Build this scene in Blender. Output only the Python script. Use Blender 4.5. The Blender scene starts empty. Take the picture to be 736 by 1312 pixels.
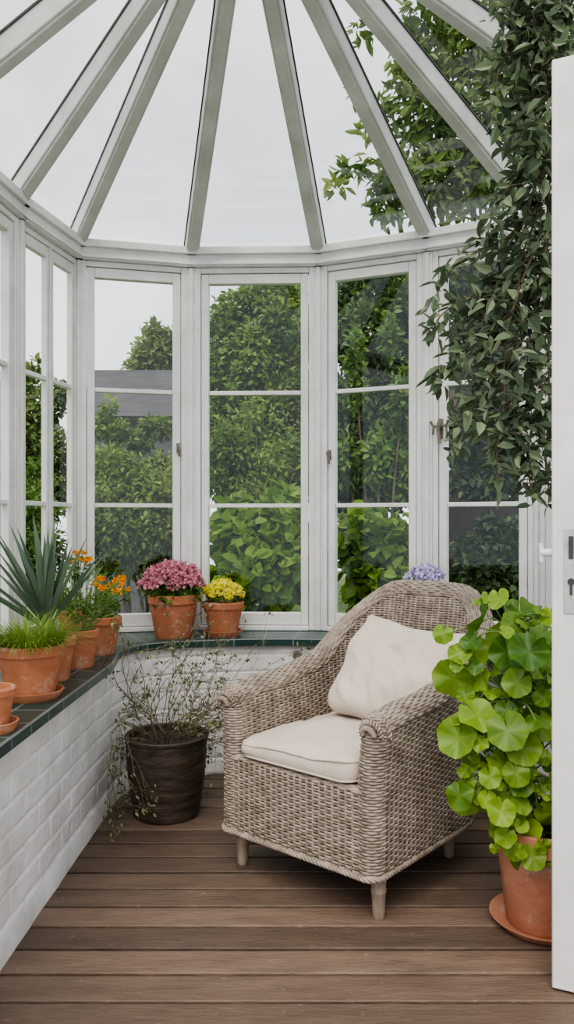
import bpy, math, random
import numpy as np
from mathutils import Vector, Matrix, noise
random.seed(7); rng = np.random.default_rng(7)
scene = bpy.context.scene
COL = scene.collection
R = math.radians
CAMZ, FPX, HY = 1.25, 1000.0, 668.0
SILL = 0.67

def at(px, py, Y):
    return Vector(((px - 368) / FPX * Y, Y, CAMZ - (py - HY) / FPX * Y))

# ------------------------------------------------------------------ materials
def nodes_of(name):
    m = bpy.data.materials.new(name); m.use_nodes = True
    nt = m.node_tree
    for n in list(nt.nodes): nt.nodes.remove(n)
    out = nt.nodes.new('ShaderNodeOutputMaterial')
    return m, nt, out

def surf(name, c1, c2=None, scale=8, rough=.5, bump=0, bscale=40, stretch=(1,1,1), detail=5, spec=.5, lo=.35, hi=.7, tint=None, sheen=0, speck=None):
    m, nt, out = nodes_of(name)
    p = nt.nodes.new('ShaderNodeBsdfPrincipled')
    p.inputs['Roughness'].default_value = rough
    p.inputs['Specular IOR Level'].default_value = spec
    if sheen: p.inputs['Sheen Weight'].default_value = sheen
    nt.links.new(p.outputs[0], out.inputs[0])
    tc = nt.nodes.new('ShaderNodeTexCoord'); mp = nt.nodes.new('ShaderNodeMapping')
    mp.inputs['Scale'].default_value = stretch
    nt.links.new(tc.outputs['Object'], mp.inputs[0])
    if c2 is None:
        p.inputs['Base Color'].default_value = (*c1, 1)
    else:
        n = nt.nodes.new('ShaderNodeTexNoise'); n.inputs['Scale'].default_value = scale; n.inputs['Detail'].default_value = detail
        n.inputs['Roughness'].default_value = .65
        nt.links.new(mp.outputs[0], n.inputs['Vector'])
        r = nt.nodes.new('ShaderNodeValToRGB')
        r.color_ramp.elements[0].position = lo; r.color_ramp.elements[0].color = (*c1, 1)
        r.color_ramp.elements[1].position = hi; r.color_ramp.elements[1].color = (*c2, 1)
        nt.links.new(n.outputs[0], r.inputs[0])
        last = r.outputs[0]
        if tint:
            a = nt.nodes.new('ShaderNodeAttribute'); a.attribute_name = 'tint'
            mr = nt.nodes.new('ShaderNodeMapRange'); mr.inputs[3].default_value = tint[0]; mr.inputs[4].default_value = tint[1]
            nt.links.new(a.outputs['Fac'], mr.inputs[0])
            hs = nt.nodes.new('ShaderNodeHueSaturation')
            nt.links.new(mr.outputs[0], hs.inputs['Value']); nt.links.new(last, hs.inputs['Color'])
            last = hs.outputs[0]
        if speck:
            col, sc, th = speck
            n3 = nt.nodes.new('ShaderNodeTexNoise'); n3.inputs['Scale'].default_value = sc; n3.inputs['Detail'].default_value = 4; n3.inputs['Roughness'].default_value = .7
            nt.links.new(tc.outputs['Object'], n3.inputs['Vector'])
            r3 = nt.nodes.new('ShaderNodeMapRange'); r3.inputs[1].default_value = th; r3.inputs[2].default_value = th + .12; r3.inputs[4].default_value = .75
            nt.links.new(n3.outputs[0], r3.inputs[0])
            mx = nt.nodes.new('ShaderNodeMix'); mx.data_type = 'RGBA'
            nt.links.new(r3.outputs[0], mx.inputs[0]); nt.links.new(last, mx.inputs[6]); mx.inputs[7].default_value = (*col, 1)
            last = mx.outputs[2]
        nt.links.new(last, p.inputs['Base Color'])
    if bump:
        n2 = nt.nodes.new('ShaderNodeTexNoise'); n2.inputs['Scale'].default_value = bscale; n2.inputs['Detail'].default_value = 6
        nt.links.new(mp.outputs[0], n2.inputs['Vector'])
        b = nt.nodes.new('ShaderNodeBump'); b.inputs['Strength'].default_value = bump; b.inputs['Distance'].default_value = .01
        nt.links.new(n2.outputs[0], b.inputs['Height']); nt.links.new(b.outputs[0], p.inputs['Normal'])
    return m

def leafmat(name, c1, c2, trans=.3, rough=.45, spec=.3):
    m, nt, out = nodes_of(name)
    a = nt.nodes.new('ShaderNodeAttribute'); a.attribute_name = 'tint'
    r = nt.nodes.new('ShaderNodeValToRGB')
    r.color_ramp.elements[0].color = (*c1, 1); r.color_ramp.elements[1].color = (*c2, 1)
    nt.links.new(a.outputs['Fac'], r.inputs[0])
    p = nt.nodes.new('ShaderNodeBsdfPrincipled'); p.inputs['Roughness'].default_value = rough
    p.inputs['Specular IOR Level'].default_value = spec
    t = nt.nodes.new('ShaderNodeBsdfTranslucent'); mx = nt.nodes.new('ShaderNodeMixShader'); mx.inputs[0].default_value = trans
    nt.links.new(r.outputs[0], p.inputs['Base Color']); nt.links.new(r.outputs[0], t.inputs['Color'])
    nt.links.new(p.outputs[0], mx.inputs[1]); nt.links.new(t.outputs[0], mx.inputs[2]); nt.links.new(mx.outputs[0], out.inputs[0])
    return m

def glassmat(name, tint=(.97, .98, .98), base=.03):
    m, nt, out = nodes_of(name)
    tr = nt.nodes.new('ShaderNodeBsdfTransparent'); tr.inputs[0].default_value = (*tint, 1)
    gl = nt.nodes.new('ShaderNodeBsdfGlossy'); gl.inputs['Roughness'].default_value = .02; gl.inputs['Color'].default_value = (.9, .95, 1, 1)
    lw = nt.nodes.new('ShaderNodeLayerWeight'); lw.inputs['Blend'].default_value = .5
    pw = nt.nodes.new('ShaderNodeMath'); pw.operation = 'POWER'; pw.inputs[1].default_value = 4
    ml = nt.nodes.new('ShaderNodeMath'); ml.operation = 'MULTIPLY_ADD'; ml.inputs[1].default_value = .5; ml.inputs[2].default_value = base
    nt.links.new(lw.outputs['Facing'], pw.inputs[0]); nt.links.new(pw.outputs[0], ml.inputs[0])
    mx = nt.nodes.new('ShaderNodeMixShader'); nt.links.new(ml.outputs[0], mx.inputs[0])
    nt.links.new(tr.outputs[0], mx.inputs[1]); nt.links.new(gl.outputs[0], mx.inputs[2]); nt.links.new(mx.outputs[0], out.inputs[0])
    return m

def tilemat(name):
    m, nt, out = nodes_of(name)
    p = nt.nodes.new('ShaderNodeBsdfPrincipled'); p.inputs['Roughness'].default_value = .33
    uv = nt.nodes.new('ShaderNodeUVMap'); uv.uv_map = 'UVMap'
    b = nt.nodes.new('ShaderNodeTexBrick'); b.offset = 0
    b.inputs['Color1'].default_value = (.010, .034, .030, 1); b.inputs['Color2'].default_value = (.024, .058, .05, 1)
    b.inputs['Mortar'].default_value = (.14, .155, .145, 1); b.inputs['Scale'].default_value = 1
    b.inputs['Mortar Size'].default_value = .004; b.inputs['Brick Width'].default_value = .15; b.inputs['Row Height'].default_value = .105
    nt.links.new(uv.outputs[0], b.inputs['Vector']); nt.links.new(b.outputs[0], p.inputs['Base Color']); nt.links.new(p.outputs[0], out.inputs[0])
    bp = nt.nodes.new('ShaderNodeBump'); bp.invert = True; bp.inputs['Strength'].default_value = .5; bp.inputs['Distance'].default_value = .004
    nt.links.new(b.outputs['Fac'], bp.inputs['Height']); nt.links.new(bp.outputs[0], p.inputs['Normal'])
    return m

M = {}
M['paint'] = surf('white_painted_wood', (.61, .60, .585), (.765, .755, .74), 6, .45, .05, 60)
M['rafter'] = surf('shade_greyed_white_rafter', (.46, .45, .435), (.62, .61, .595), 5, .5, .06, 50)  # white paint darkened to grey, underside shade put into the colour
M['seal'] = surf('dark_glazing_seal', (.03, .03, .032), (.06, .06, .06), 20, .6)
M['gap'] = surf('dark_board_gap', (.005, .004, .003), (.010, .008, .006), 20, .95)
M['brick'] = surf('white_painted_brick', (.58, .565, .545), (.79, .775, .755), 5, .6, .35, 30, lo=.3, hi=.6, speck=((.44, .41, .37), 14, .64))
M['plinth'] = surf('white_painted_plinth', (.54, .53, .51), (.76, .75, .73), 6, .55, .25, 30)
M['plank'] = surf('weathered_brown_deck', (.098, .064, .046), (.168, .116, .084), 4, .6, .4, 18, stretch=(1.1, 5, 5), tint=(.68, 1.25), lo=.3, hi=.75, detail=8, speck=((.31, .245, .195), 38, .63))
M['tile'] = tilemat('dark_green_tile')
M['glass'] = glassmat('window_glass', (.955, .97, .965), .040)
M['roofglass'] = glassmat('roof_glass', (.90, .93, .92), .10)
M['metal'] = surf('worn_metal', (.35, .34, .32), (.55, .54, .52), 30, .35)
M['brass'] = surf('aged_brass', (.10, .085, .065), (.21, .18, .135), 30, .4)
M['terra'] = surf('terracotta', (.29, .092, .04), (.48, .19, .095), 7, .85, .2, 60, lo=.3, hi=.72, speck=((.52, .36, .28), 11, .565))
M['terra2'] = surf('pale_terracotta', (.36, .14, .08), (.51, .25, .16), 7, .85, .2, 60, lo=.3, hi=.75, speck=((.58, .44, .36), 9, .57))
M['darkpot'] = surf('dark_brown_weathered_glaze', (.024, .016, .012), (.085, .057, .04), 9, .55, .5, 22, stretch=(1, 1, 3), speck=((.14, .105, .08), 13, .63))
M['soil'] = surf('soil', (.02, .013, .009), (.06, .04, .028), 50, .95, .8, 90)
M['wicker'] = surf('grey_washed_wicker', (.19, .15, .118), (.41, .345, .288), 22, .65, .2, 120)
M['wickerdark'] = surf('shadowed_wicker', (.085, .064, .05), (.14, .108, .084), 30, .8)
M['legwood'] = surf('greyed_wood', (.22, .17, .13), (.36, .29, .23), 8, .55, .2, 40, stretch=(4, 4, 1))
M['linen'] = surf('cream_linen', (.52, .445, .375), (.61, .535, .46), 5, .9, .25, 240, sheen=.15)
M['linen2'] = surf('cream_linen_pillow', (.52, .45, .382), (.61, .535, .465), 5, .9, .25, 240, sheen=.15)
M['bark'] = surf('bark', (.06, .045, .03), (.14, .11, .08), 14, .9, .6, 30, stretch=(3, 3, 1))
M['twig'] = surf('twig_brown', (.11, .085, .05), (.2, .16, .1), 20, .8)
M['stemgreen'] = surf('green_stem', (.12, .2, .05), (.2, .3, .09), 20, .6)
M['grass'] = surf('garden_ground', (.05, .10, .02), (.16, .24, .06), 3, .95, .6, 20)
M['slate'] = surf('grey_slate', (.052, .053, .056), (.090, .092, .096), 4, .8, .3, 14, stretch=(1, 4, 4), spec=.2)
M['greywall'] = surf('grey_wall', (.062, .064, .067), (.105, .106, .108), 3, .85, .2, 20, spec=.2)
M['darkfence'] = surf('dark_timber', (.018, .014, .012), (.036, .028, .024), 6, .85, 0, 20, spec=.2)
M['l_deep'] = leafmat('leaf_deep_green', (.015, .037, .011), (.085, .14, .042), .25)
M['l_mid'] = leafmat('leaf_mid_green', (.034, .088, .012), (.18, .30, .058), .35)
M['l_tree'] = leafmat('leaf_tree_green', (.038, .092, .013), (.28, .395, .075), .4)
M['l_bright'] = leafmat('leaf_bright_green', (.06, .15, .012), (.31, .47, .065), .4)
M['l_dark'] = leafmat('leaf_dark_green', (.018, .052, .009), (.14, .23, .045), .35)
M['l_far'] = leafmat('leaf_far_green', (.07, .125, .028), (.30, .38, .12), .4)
M['l_vine'] = leafmat('leaf_vine', (.038, .065, .034), (.225, .285, .165), .25, .45, .5)
M['l_yucca'] = leafmat('leaf_yucca', (.035, .070, .045), (.15, .21, .135), .1, .45, .5)
M['l_herb'] = leafmat('leaf_herb', (.06, .13, .012), (.32, .46, .09), .35)
M['l_wire'] = leafmat('leaf_wire', (.07, .08, .035), (.24, .26, .13), .2)
M['l_pel'] = leafmat('leaf_pelargonium', (.045, .125, .012), (.31, .46, .045), .3, .4, .4)
M['pink'] = leafmat('petal_pink', (.36, .07, .13), (.80, .40, .46), .25, .6)
M['yellow'] = leafmat('petal_yellow', (.74, .66, .02), (.96, .92, .17), .3, .6)
M['orange'] = leafmat('petal_orange', (.70, .22, .005), (.92, .48, .02), .25, .6)
M['lilac'] = leafmat('petal_lilac', (.42, .38, .62), (.75, .7, .88), .25, .6)

# ------------------------------------------------------------------ mesh helpers
class MB:
    def __init__(s): s.v = []; s.f = []; s.m = []; s.t = []
    def add(s, vs, fs, mi=0, tint=.5):
        o = len(s.v)
        s.v += [tuple(p) for p in vs]; s.t += (list(tint) if isinstance(tint, (list, tuple)) else [tint] * len(vs))
        s.f += [tuple(i + o for i in f) for f in fs]; s.m += [mi] * len(fs)
    def obox(s, c, ax, h, mi=0, tint=.5):
        c = Vector(c); a, b, d = [Vector(x) * k for x, k in zip(ax, h)]
        vs = [c + a * i + b * j + d * k for i in (-1, 1) for j in (-1, 1) for k in (-1, 1)]
        s.add(vs, [(0, 1, 3, 2), (4, 6, 7, 5), (0, 4, 5, 1), (2, 3, 7, 6), (0, 2, 6, 4), (1, 5, 7, 3)], mi, tint)
    def box(s, x0, x1, y0, y1, z0, z1, mi=0, tint=.5):
        s.obox(((x0 + x1) / 2, (y0 + y1) / 2, (z0 + z1) / 2), ((1, 0, 0), (0, 1, 0), (0, 0, 1)), ((x1 - x0) / 2, (y1 - y0) / 2, (z1 - z0) / 2), mi, tint)
    def beam(s, a, b, w, h, up=(0, 0, 1), mi=0):
        a, b = Vector(a), Vector(b); t = (b - a).normalized(); r = t.cross(Vector(up)).normalized(); u = r.cross(t)
        s.obox((a + b) / 2, (t, r, u), ((b - a).length / 2, w / 2, h / 2), mi)
    def tube(s, pts, r, n=6, mi=0, tint=.5):
        pts = [Vector(p) for p in pts]; k = len(pts)
        rs = r if isinstance(r, (list, tuple)) else [r] * k
        vs = []; ref = Vector((.31, .17, .93))
        for i, p in enumerate(pts):
            t = (pts[min(i + 1, k - 1)] - pts[max(i - 1, 0)])
            t = t.normalized() if t.length > 1e-9 else Vector((0, 0, 1))
            a = t.cross(ref)
            if a.length < 1e-3: a = t.cross(Vector((1, 0, 0)))
            a.normalize(); b = t.cross(a)
            for j in range(n):
                q = 2 * math.pi * j / n
                vs.append(p + a * (math.cos(q) * rs[i]) + b * (math.sin(q) * rs[i]))
        fs = [(i * n + j, i * n + (j + 1) % n, (i + 1) * n + (j + 1) % n, (i + 1) * n + j) for i in range(k - 1) for j in range(n)]
        fs += [tuple(range(n))[::-1], tuple((k - 1) * n + j for j in range(n))]
        s.add(vs, fs, mi, tint)
    def strand(s, P, N, rw, rd, n=6, mi=0):
        P = np.asarray(P, float); N = np.asarray(N, float); k = len(P)
        if k < 2: return
        T = np.gradient(P, axis=0); T /= np.linalg.norm(T, axis=1, keepdims=True) + 1e-12
        B = np.cross(T, N); B /= np.linalg.norm(B, axis=1, keepdims=True) + 1e-12
        q = np.arange(n) * 2 * math.pi / n
        V = P[:, None, :] + B[:, None, :] * (np.cos(q) * rw)[None, :, None] + N[:, None, :] * (np.sin(q) * rd)[None, :, None]
        fs = [(i * n + j, i * n + (j + 1) % n, (i + 1) * n + (j + 1) % n, (i + 1) * n + j) for i in range(k - 1) for j in range(n)]
        fs += [tuple(range(n))[::-1], tuple((k - 1) * n + j for j in range(n))]
        s.add(V.reshape(-1, 3), fs, mi)
    def lathe(s, prof, c=(0, 0, 0), n=40, mi=0, wob=0):
        vs = []; rows = []
        for (r, z) in prof:
            if r < 1e-6:
                rows.append([len(vs)]); vs.append((c[0], c[1], c[2] + z))
            else:
                rows.append(list(range(len(vs), len(vs) + n)))
                for j in range(n):
                    a = 2 * math.pi * j / n; rr = r * (1 + wob * math.sin(3 * a + z * 20))
                    vs.append((c[0] + rr * math.cos(a), c[1] + rr * math.sin(a), c[2] + z))
        fs = []
        for A, B in zip(rows, rows[1:]):
            for j in range(n):
                k = (j + 1) % n
                if len(A) == 1 and len(B) == 1: continue
                if len(A) == 1: fs.append((A[0], B[k], B[j]))
                elif len(B) == 1: fs.append((A[j], A[k], B[0]))
                else: fs.append((A[j], A[k], B[k], B[j]))
        s.add(vs, fs, mi)
    def build(s, name, mats, parent=None, org=(0, 0, 0), bevel=0, loc=None, sharp=40, uv=None):
        if not isinstance(mats, (list, tuple)): mats = [mats]
        me = bpy.data.meshes.new(name)
        o3 = Vector(org)
        me.from_pydata([(a - o3[0], b - o3[1], c - o3[2]) for a, b, c in s.v], [], s.f)
        for m in mats: me.materials.append(m)
        me.polygons.foreach_set('material_index', s.m)
        me.polygons.foreach_set('use_smooth', [True] * len(s.f))
        ca = me.color_attributes.new('tint', 'FLOAT_COLOR', 'POINT')
        arr = np.repeat(np.array(s.t, dtype=np.float32)[:, None], 4, axis=1); ca.data.foreach_set('color', arr.ravel())
        if uv is not None:
            ul = me.uv_layers.new(name='UVMap')
            for lp in me.loops: ul.data[lp.index].uv = uv[lp.vertex_index]
        me.update()
        me.set_sharp_from_angle(angle=R(sharp))
        o = bpy.data.objects.new(name, me); COL.objects.link(o)
        if parent: o.parent = parent
        else: o.location = org if loc is None else loc
        if bevel:
            b = o.modifiers.new('bevel', 'BEVEL'); b.width = bevel; b.segments = 2; b.limit_method = 'ANGLE'
        return o

def empty(name, loc, rz=0):
    o = bpy.data.objects.new(name, None); o.empty_display_size = .05; COL.objects.link(o)
    o.location = loc; o.rotation_euler = (0, 0, rz); return o
def tag(o, label=None, cat=None, group=None, kind=None):
    if label: o['label'] = label
    if cat: o['category'] = cat
    if group: o['group'] = group
    if kind: o['kind'] = kind
    return o
def thing(name, loc, label, cat, group=None, rz=0): return tag(empty(name, loc, rz), label, cat, group)

def unit(a): return a / (np.linalg.norm(a, axis=-1, keepdims=True) + 1e-12)
def leaf_obj(name, P, D, U, L, W, tint, mat, parent=None, org=(0, 0, 0), fold=.3, droop=.15):
    P = np.asarray(P, float) - np.array(org); D = unit(np.asarray(D, float)); U = np.asarray(U, float)
    U = unit(U - D * np.sum(U * D, axis=1, keepdims=True)); Rr = np.cross(D, U)
    N = len(P); L = np.broadcast_to(L, (N,))[:, None]; W = np.broadcast_to(W, (N,))[:, None]
    V = np.empty((N, 6, 3))
    V[:, 0] = P; V[:, 3] = P + D * L - U * droop * L
    for i, sgn in ((1, 1), (5, -1)): V[:, i] = P + D * L * .33 + Rr * W * .5 * sgn + U * fold * W * .5
    for i, sgn in ((2, 1), (4, -1)): V[:, i] = P + D * L * .68 + Rr * W * .4 * sgn + U * (fold * W * .4 - droop * L * .4)
    b = np.arange(N)[:, None] * 6
    F = np.concatenate([b + np.array([[0, 1, 2, 3]]), b + np.array([[0, 3, 4, 5]])])
    me = bpy.data.meshes.new(name); me.from_pydata(V.reshape(-1, 3).tolist(), [], F.tolist())
    me.materials.append(mat)
    ca = me.color_attributes.new('tint', 'FLOAT_COLOR', 'POINT')
    tt = np.repeat(np.repeat(np.asarray(tint, np.float32), 6)[:, None], 4, axis=1); ca.data.foreach_set('color', tt.ravel())
    me.update()
    o = bpy.data.objects.new(name, me); COL.objects.link(o)
    if parent: o.parent = parent
    else: o.location = org
    return o

def blob_pts(blobs, n, inner=.55):
    B = np.array([[*b] for b in blobs], float)
    w = (B[:, 3] * B[:, 4] * B[:, 5]) ** .75; w /= w.sum()
    idx = rng.choice(len(B), n, p=w)
    d = unit(rng.normal(size=(n, 3)))
    r = (inner + (1 - inner) * rng.random(n) ** .6)[:, None] * (1 + .12 * rng.normal(size=(n, 1)))
    P = B[idx, :3] + d * r * B[idx, 3:6]
    return P, d
def blob_leaves(name, blobs, n, L, W, mat, parent, org, inner=.55, upb=.6, hang=.2, zmin=-.1, droop=.15):
    P, d = blob_pts(blobs, n, inner)
    k = P[:, 2] > zmin; P = P[k]; d = d[k]; n = len(P)
    D = d * .6 + rng.normal(size=(n, 3)) * .6 + np.array([0, 0, -hang])
    U = d * .7 + np.array([0, 0, upb]) + rng.normal(size=(n, 3)) * .45
    s = .6 + .7 * rng.random(n)
    cl = np.array([noise.noise(Vector(p) * 2.3) for p in P])
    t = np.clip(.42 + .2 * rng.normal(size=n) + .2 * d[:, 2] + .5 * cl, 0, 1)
    return leaf_obj(name, P, D, U, L * s, W * s, t, mat, parent, org, droop=droop)

def catmull(pts, n=8):
    pts = [Vector(p) for p in pts]; P = [2 * pts[0] - pts[1]] + pts + [2 * pts[-1] - pts[-2]]
    out = []
    for i in range(1, len(P) - 2):
        a, b, c, d = P[i - 1:i + 3]
        for j in range(n):
            t = j / n
            out.append(.5 * ((2 * b) + (c - a) * t + (2 * a - 5 * b + 4 * c - d) * t * t + (3 * b - a - 3 * c + d) * t ** 3))
    out.append(pts[-1]); return out
def sstep(x): x = min(1.0, max(0.0, float(x))); return x * x * (3 - 2 * x)

# ------------------------------------------------------------------ plan of the bay
W = [(-1.33, .3), (-1.33, 1.3), (-1.33, 2.1), (-1.31, 2.80), (-1.225, 3.50), (-1.10, 4.05), (-.515, 4.19), (.173, 4.17), (.717, 3.94), (1.205, 3.70), (1.47, 3.08), (1.53, 2.35), (1.53, 1.98)]
APEX = Vector((-.14, 2.63, 3.52))
V_ctrl = [(-.868, .3, 0), (-.838, 1.5, 0), (-.813, 2.5, 0), (-.800, 3.0, 0), (-.792, 3.3, 0), (-.784, 3.5, 0), (-.735, 3.66, 0), (-.60, 3.78, 0), (-.38, 3.85, 0), (-.1, 3.89, 0), (.2, 3.87, 0), (.45, 3.77, 0), (.7, 3.57, 0), (.9, 3.3, 0), (1.02, 3.0, 0), (1.1, 2.5, 0), (1.15, 1.98, 0)]
def resample(pts, ds):
    A = np.array([tuple(p) for p in pts]); s = np.r_[0, np.cumsum(np.linalg.norm(np.diff(A, axis=0), axis=1))]
    n = int(s[-1] / ds); q = np.linspace(0, s[-1], n + 1)
    return np.stack([np.interp(q, s, A[:, i]) for i in range(A.shape[1])], 1), q
VP, VS = resample(catmull(V_ctrl, 16), .006)
VT = unit(np.gradient(VP, axis=0)); VN = np.stack([VT[:, 1], -VT[:, 0], 0 * VT[:, 0]], 1)   # inward normal
def to_w(p):
    c = Vector((-.15, min(p[1], 2.6))); d = (Vector((p[0], p[1])) - c).normalized(); best = None
    for a, b in zip(W, W[1:]):
        a, b = Vector(a), Vector(b); e = b - a; den = d.x * e.y - d.y * e.x
        if abs(den) < 1e-9: continue
        q = a - c; t = (q.x * e.y - q.y * e.x) / den; u = (q.x * d.y - q.y * d.x) / den
        if t > 0 and -.001 <= u <= 1.001 and (best is None or t < best): best = t
    if best is None: best = (Vector((p[0], p[1])) - c).length + .35
    r = c + d * best; return (r.x, r.y)
WP = np.array([to_w(p) for p in VP])

# walls --------------------------------------------------------------------------------
def brick_disp(s, z):
    ch, bl, mo = .084, .235, .003
    k = math.floor(z / ch); zz = z - k * ch; so = s + (.5 * bl if k % 2 else 0); ss = so % bl
    wv = .004 * noise.noise(Vector((s * 6, k, 0)))
    wh = .005 * noise.noise(Vector((z * 14, k * 3.3, 5)))
    d = min(zz + wv, ch - zz - wv, ss + wh, bl - ss - wh) - mo
    e = sstep(d / .0055)
    soft = .5 + .5 * sstep(.5 + 1.5 * noise.noise(Vector((s * 2.4, z * 4.5, 9))))   # paint filled joints here and there
    jit = noise.noise(Vector((math.floor(so / bl) * 3.1, k * 2.7, 0))) * .003
    return .0068 * e * soft + jit * e + .0018 * noise.noise(Vector((s * 7, z * 9, 3))) + .0018 * noise.noise(Vector((s * 26, z * 26, 1)))
def wall(name, i0, i1, label):
    mb = MB(); nz = 120; H = SILL - .03; idx = list(range(i0, i1 + 1)); vs = []
    for i in idx:
        for k in range(nz + 1):
            z = H * k / nz; dd = brick_disp(VS[i], z); vs.append((VP[i, 0] + VN[i, 0] * dd, VP[i, 1] + VN[i, 1] * dd, z))
    n1 = nz + 1
    fs = [(a * n1 + k, (a + 1) * n1 + k, (a + 1) * n1 + k + 1, a * n1 + k + 1) for a in range(len(idx) - 1) for k in range(nz)]
    mb.add(vs, fs)
    sub = idx[::8] + ([idx[-1]] if idx[-1] not in idx[::8] else [])
    vs = []
    for i in sub: vs += [(WP[i, 0], WP[i, 1], -.15), (WP[i, 0], WP[i, 1], H), (VP[i, 0] - VN[i, 0] * .01, VP[i, 1] - VN[i, 1] * .01, H)]
    fs = []
    for a in range(len(sub) - 1):
        q = a * 3; fs += [(q, q + 1, q + 4, q + 3), (q + 1, q + 2, q + 5, q + 4)]
    mb.add(vs, fs)
    tag(mb.build(name, M['brick'], sharp=80), label, None, None, 'structure')
iL = int(np.argmax((VP[:, 1] > 3.62) & (VP[:, 0] < 0))); iR = int(np.argmax(VP[:, 0] > .75))
wall('wall_left', 0, iL, 'low white painted brick wall on the left')
wall('wall_back', iL, iR, 'low curved white painted brick wall behind the armchair')
wall('wall_right', iR, len(VP) - 1, 'low white painted brick wall on the right')
# plinth
mb = MB(); idx = list(range(0, iL + 14, 4)); vs = []
for i in idx:
    for off, z in ((.024, 0), (.018, .055), (.010, .07), (-.01, .072)):
        o = off + .003 * noise.noise(Vector((VS[i] * 7, z * 9, 0)))
        vs.append((VP[i, 0] + VN[i, 0] * o, VP[i, 1] + VN[i, 1] * o, z))
mb.add(vs, [(a * 4 + k, (a + 1) * 4 + k, (a + 1) * 4 + k + 1, a * 4 + k + 1) for a in range(len(idx) - 1) for k in range(3)])
tag(mb.build('baseboard_left', M['plinth']), 'white painted plinth at the foot of the left brick wall', None, None, 'structure')
# tiled sill
mb = MB(); idx = list(range(0, len(VP), 6)); vs = []; uv = []
for i in idx:
    o = .035 + .048 * sstep((3.6 - VP[i, 1]) / .5) * (VP[i, 0] < 0); e = (VP[i, 0] + VN[i, 0] * o, VP[i, 1] + VN[i, 1] * o); w = (WP[i, 0], WP[i, 1]); dep = math.hypot(e[0] - w[0], e[1] - w[1])
    for (p, z, u) in ((e, SILL - .034, -.034), (e, SILL - .004, -.004), ((e[0] - VN[i, 0] * .004, e[1] - VN[i, 1] * .004), SILL, .0), (w, SILL, dep), (w, SILL - .03, dep + .03)):
        vs.append((*p, z)); uv.append((VS[i], u))
    vs.append((VP[i, 0] - VN[i, 0] * .02, VP[i, 1] - VN[i, 1] * .02, SILL - .034)); uv.append((VS[i], dep + .4))
fs = [(a * 6 + k, (a + 1) * 6 + k, (a + 1) * 6 + k + 1, a * 6 + k + 1) for a in range(len(idx) - 1) for k in range(4)]
fs += [(a * 6 + 5, (a + 1) * 6 + 5, (a + 1) * 6, a * 6) for a in range(len(idx) - 1)]
mb.add(vs, fs)
tag(mb.build('trim_1', M['tile'], uv=uv), 'dark green tiled sill running along the top of the low wall', None, None, 'structure')

# floor --------------------------------------------------------------------------------
mb = MB(); y = -.6
while y < 4.0:
    j = random.uniform(-.002, .002); tt = random.random()
    mb.box(-.89, 1.3, y, y + .111 + j, -.04, random.uniform(-.002, .002), 0, tt)
    y += .1255
mb.box(-.89, 1.3, -.6, 4.0, -.15, -.0401, 1)
mb.box(-.89, 1.3, -.6, 4.0, -.0400, -.018, 1)
tag(mb.build('floor', [M['plank'], M['gap']], bevel=.003), 'weathered brown deck boards running across the room', None, None, 'structure')
mb = MB(); mb.add([(-14, -3, -.15), (14, -3, -.15), (14, 22, -.15), (-14, 22, -.15)], [(0, 1, 2, 3)])
tag(mb.build('ground', M['grass']), 'rough green garden ground outside the windows', None, None, 'structure')

# posts, beam, windows ------------------------------------------------------------------
ZT = 2.60
PW = [Vector((a, b, 0)) for a, b in W]
mb = MB()
for a, b in zip(PW[1:], PW[2:]):
    t = (b - a).normalized(); n = Vector((-t.y, t.x, 0))
    for (o0, o1, z0, z1) in ((-.055, .055, ZT, 2.665), (-.075, .06, 2.66, 2.70), (-.066, -.05, ZT + .006, ZT + .022)):
        ext = .012
        c = (a + b) / 2 + n * (o0 + o1) / 2
        mb.obox((c.x, c.y, (z0 + z1) / 2), (t, n, (0, 0, 1)), ((b - a).length / 2 + ext * abs(o0) / .05, (o1 - o0) / 2, (z1 - z0) / 2))
tag(mb.build('trim_2', M['paint'], bevel=.004), 'white eaves beam ringing the room above the windows', None, None, 'structure')
names = {3: 'at the left edge of the photo', 4: 'left of the double casement', 5: 'in the left corner of the bay', 6: 'behind the pink flower pot', 7: 'behind the left half of the armchair', 8: 'above the lilac flowers', 9: 'behind the hanging vine', 10: 'on the right, behind the door leaf', 11: 'near the open door', 2: 'left wall nearest the viewer'}
tn = 3
for i in range(2, 12):
    p = PW[i]; t = (PW[i + 1] - PW[i - 1]).normalized(); n = Vector((-t.y, t.x, 0))
    mb = MB(); mb.obox((p.x, p.y, (SILL + ZT) / 2), (t, n, (0, 0, 1)), (.027, .036, (ZT - SILL) / 2 - .001))
    mb.obox((p.x - n.x * .04, p.y - n.y * .04, (SILL + ZT) / 2), (t, n, (0, 0, 1)), (.012, .007, (ZT - SILL) / 2 - .002))
    tag(mb.build('trim_%d' % tn, M['paint'], bevel=.004), 'white window post ' + names[i], None, None, 'structure'); tn += 1

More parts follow.
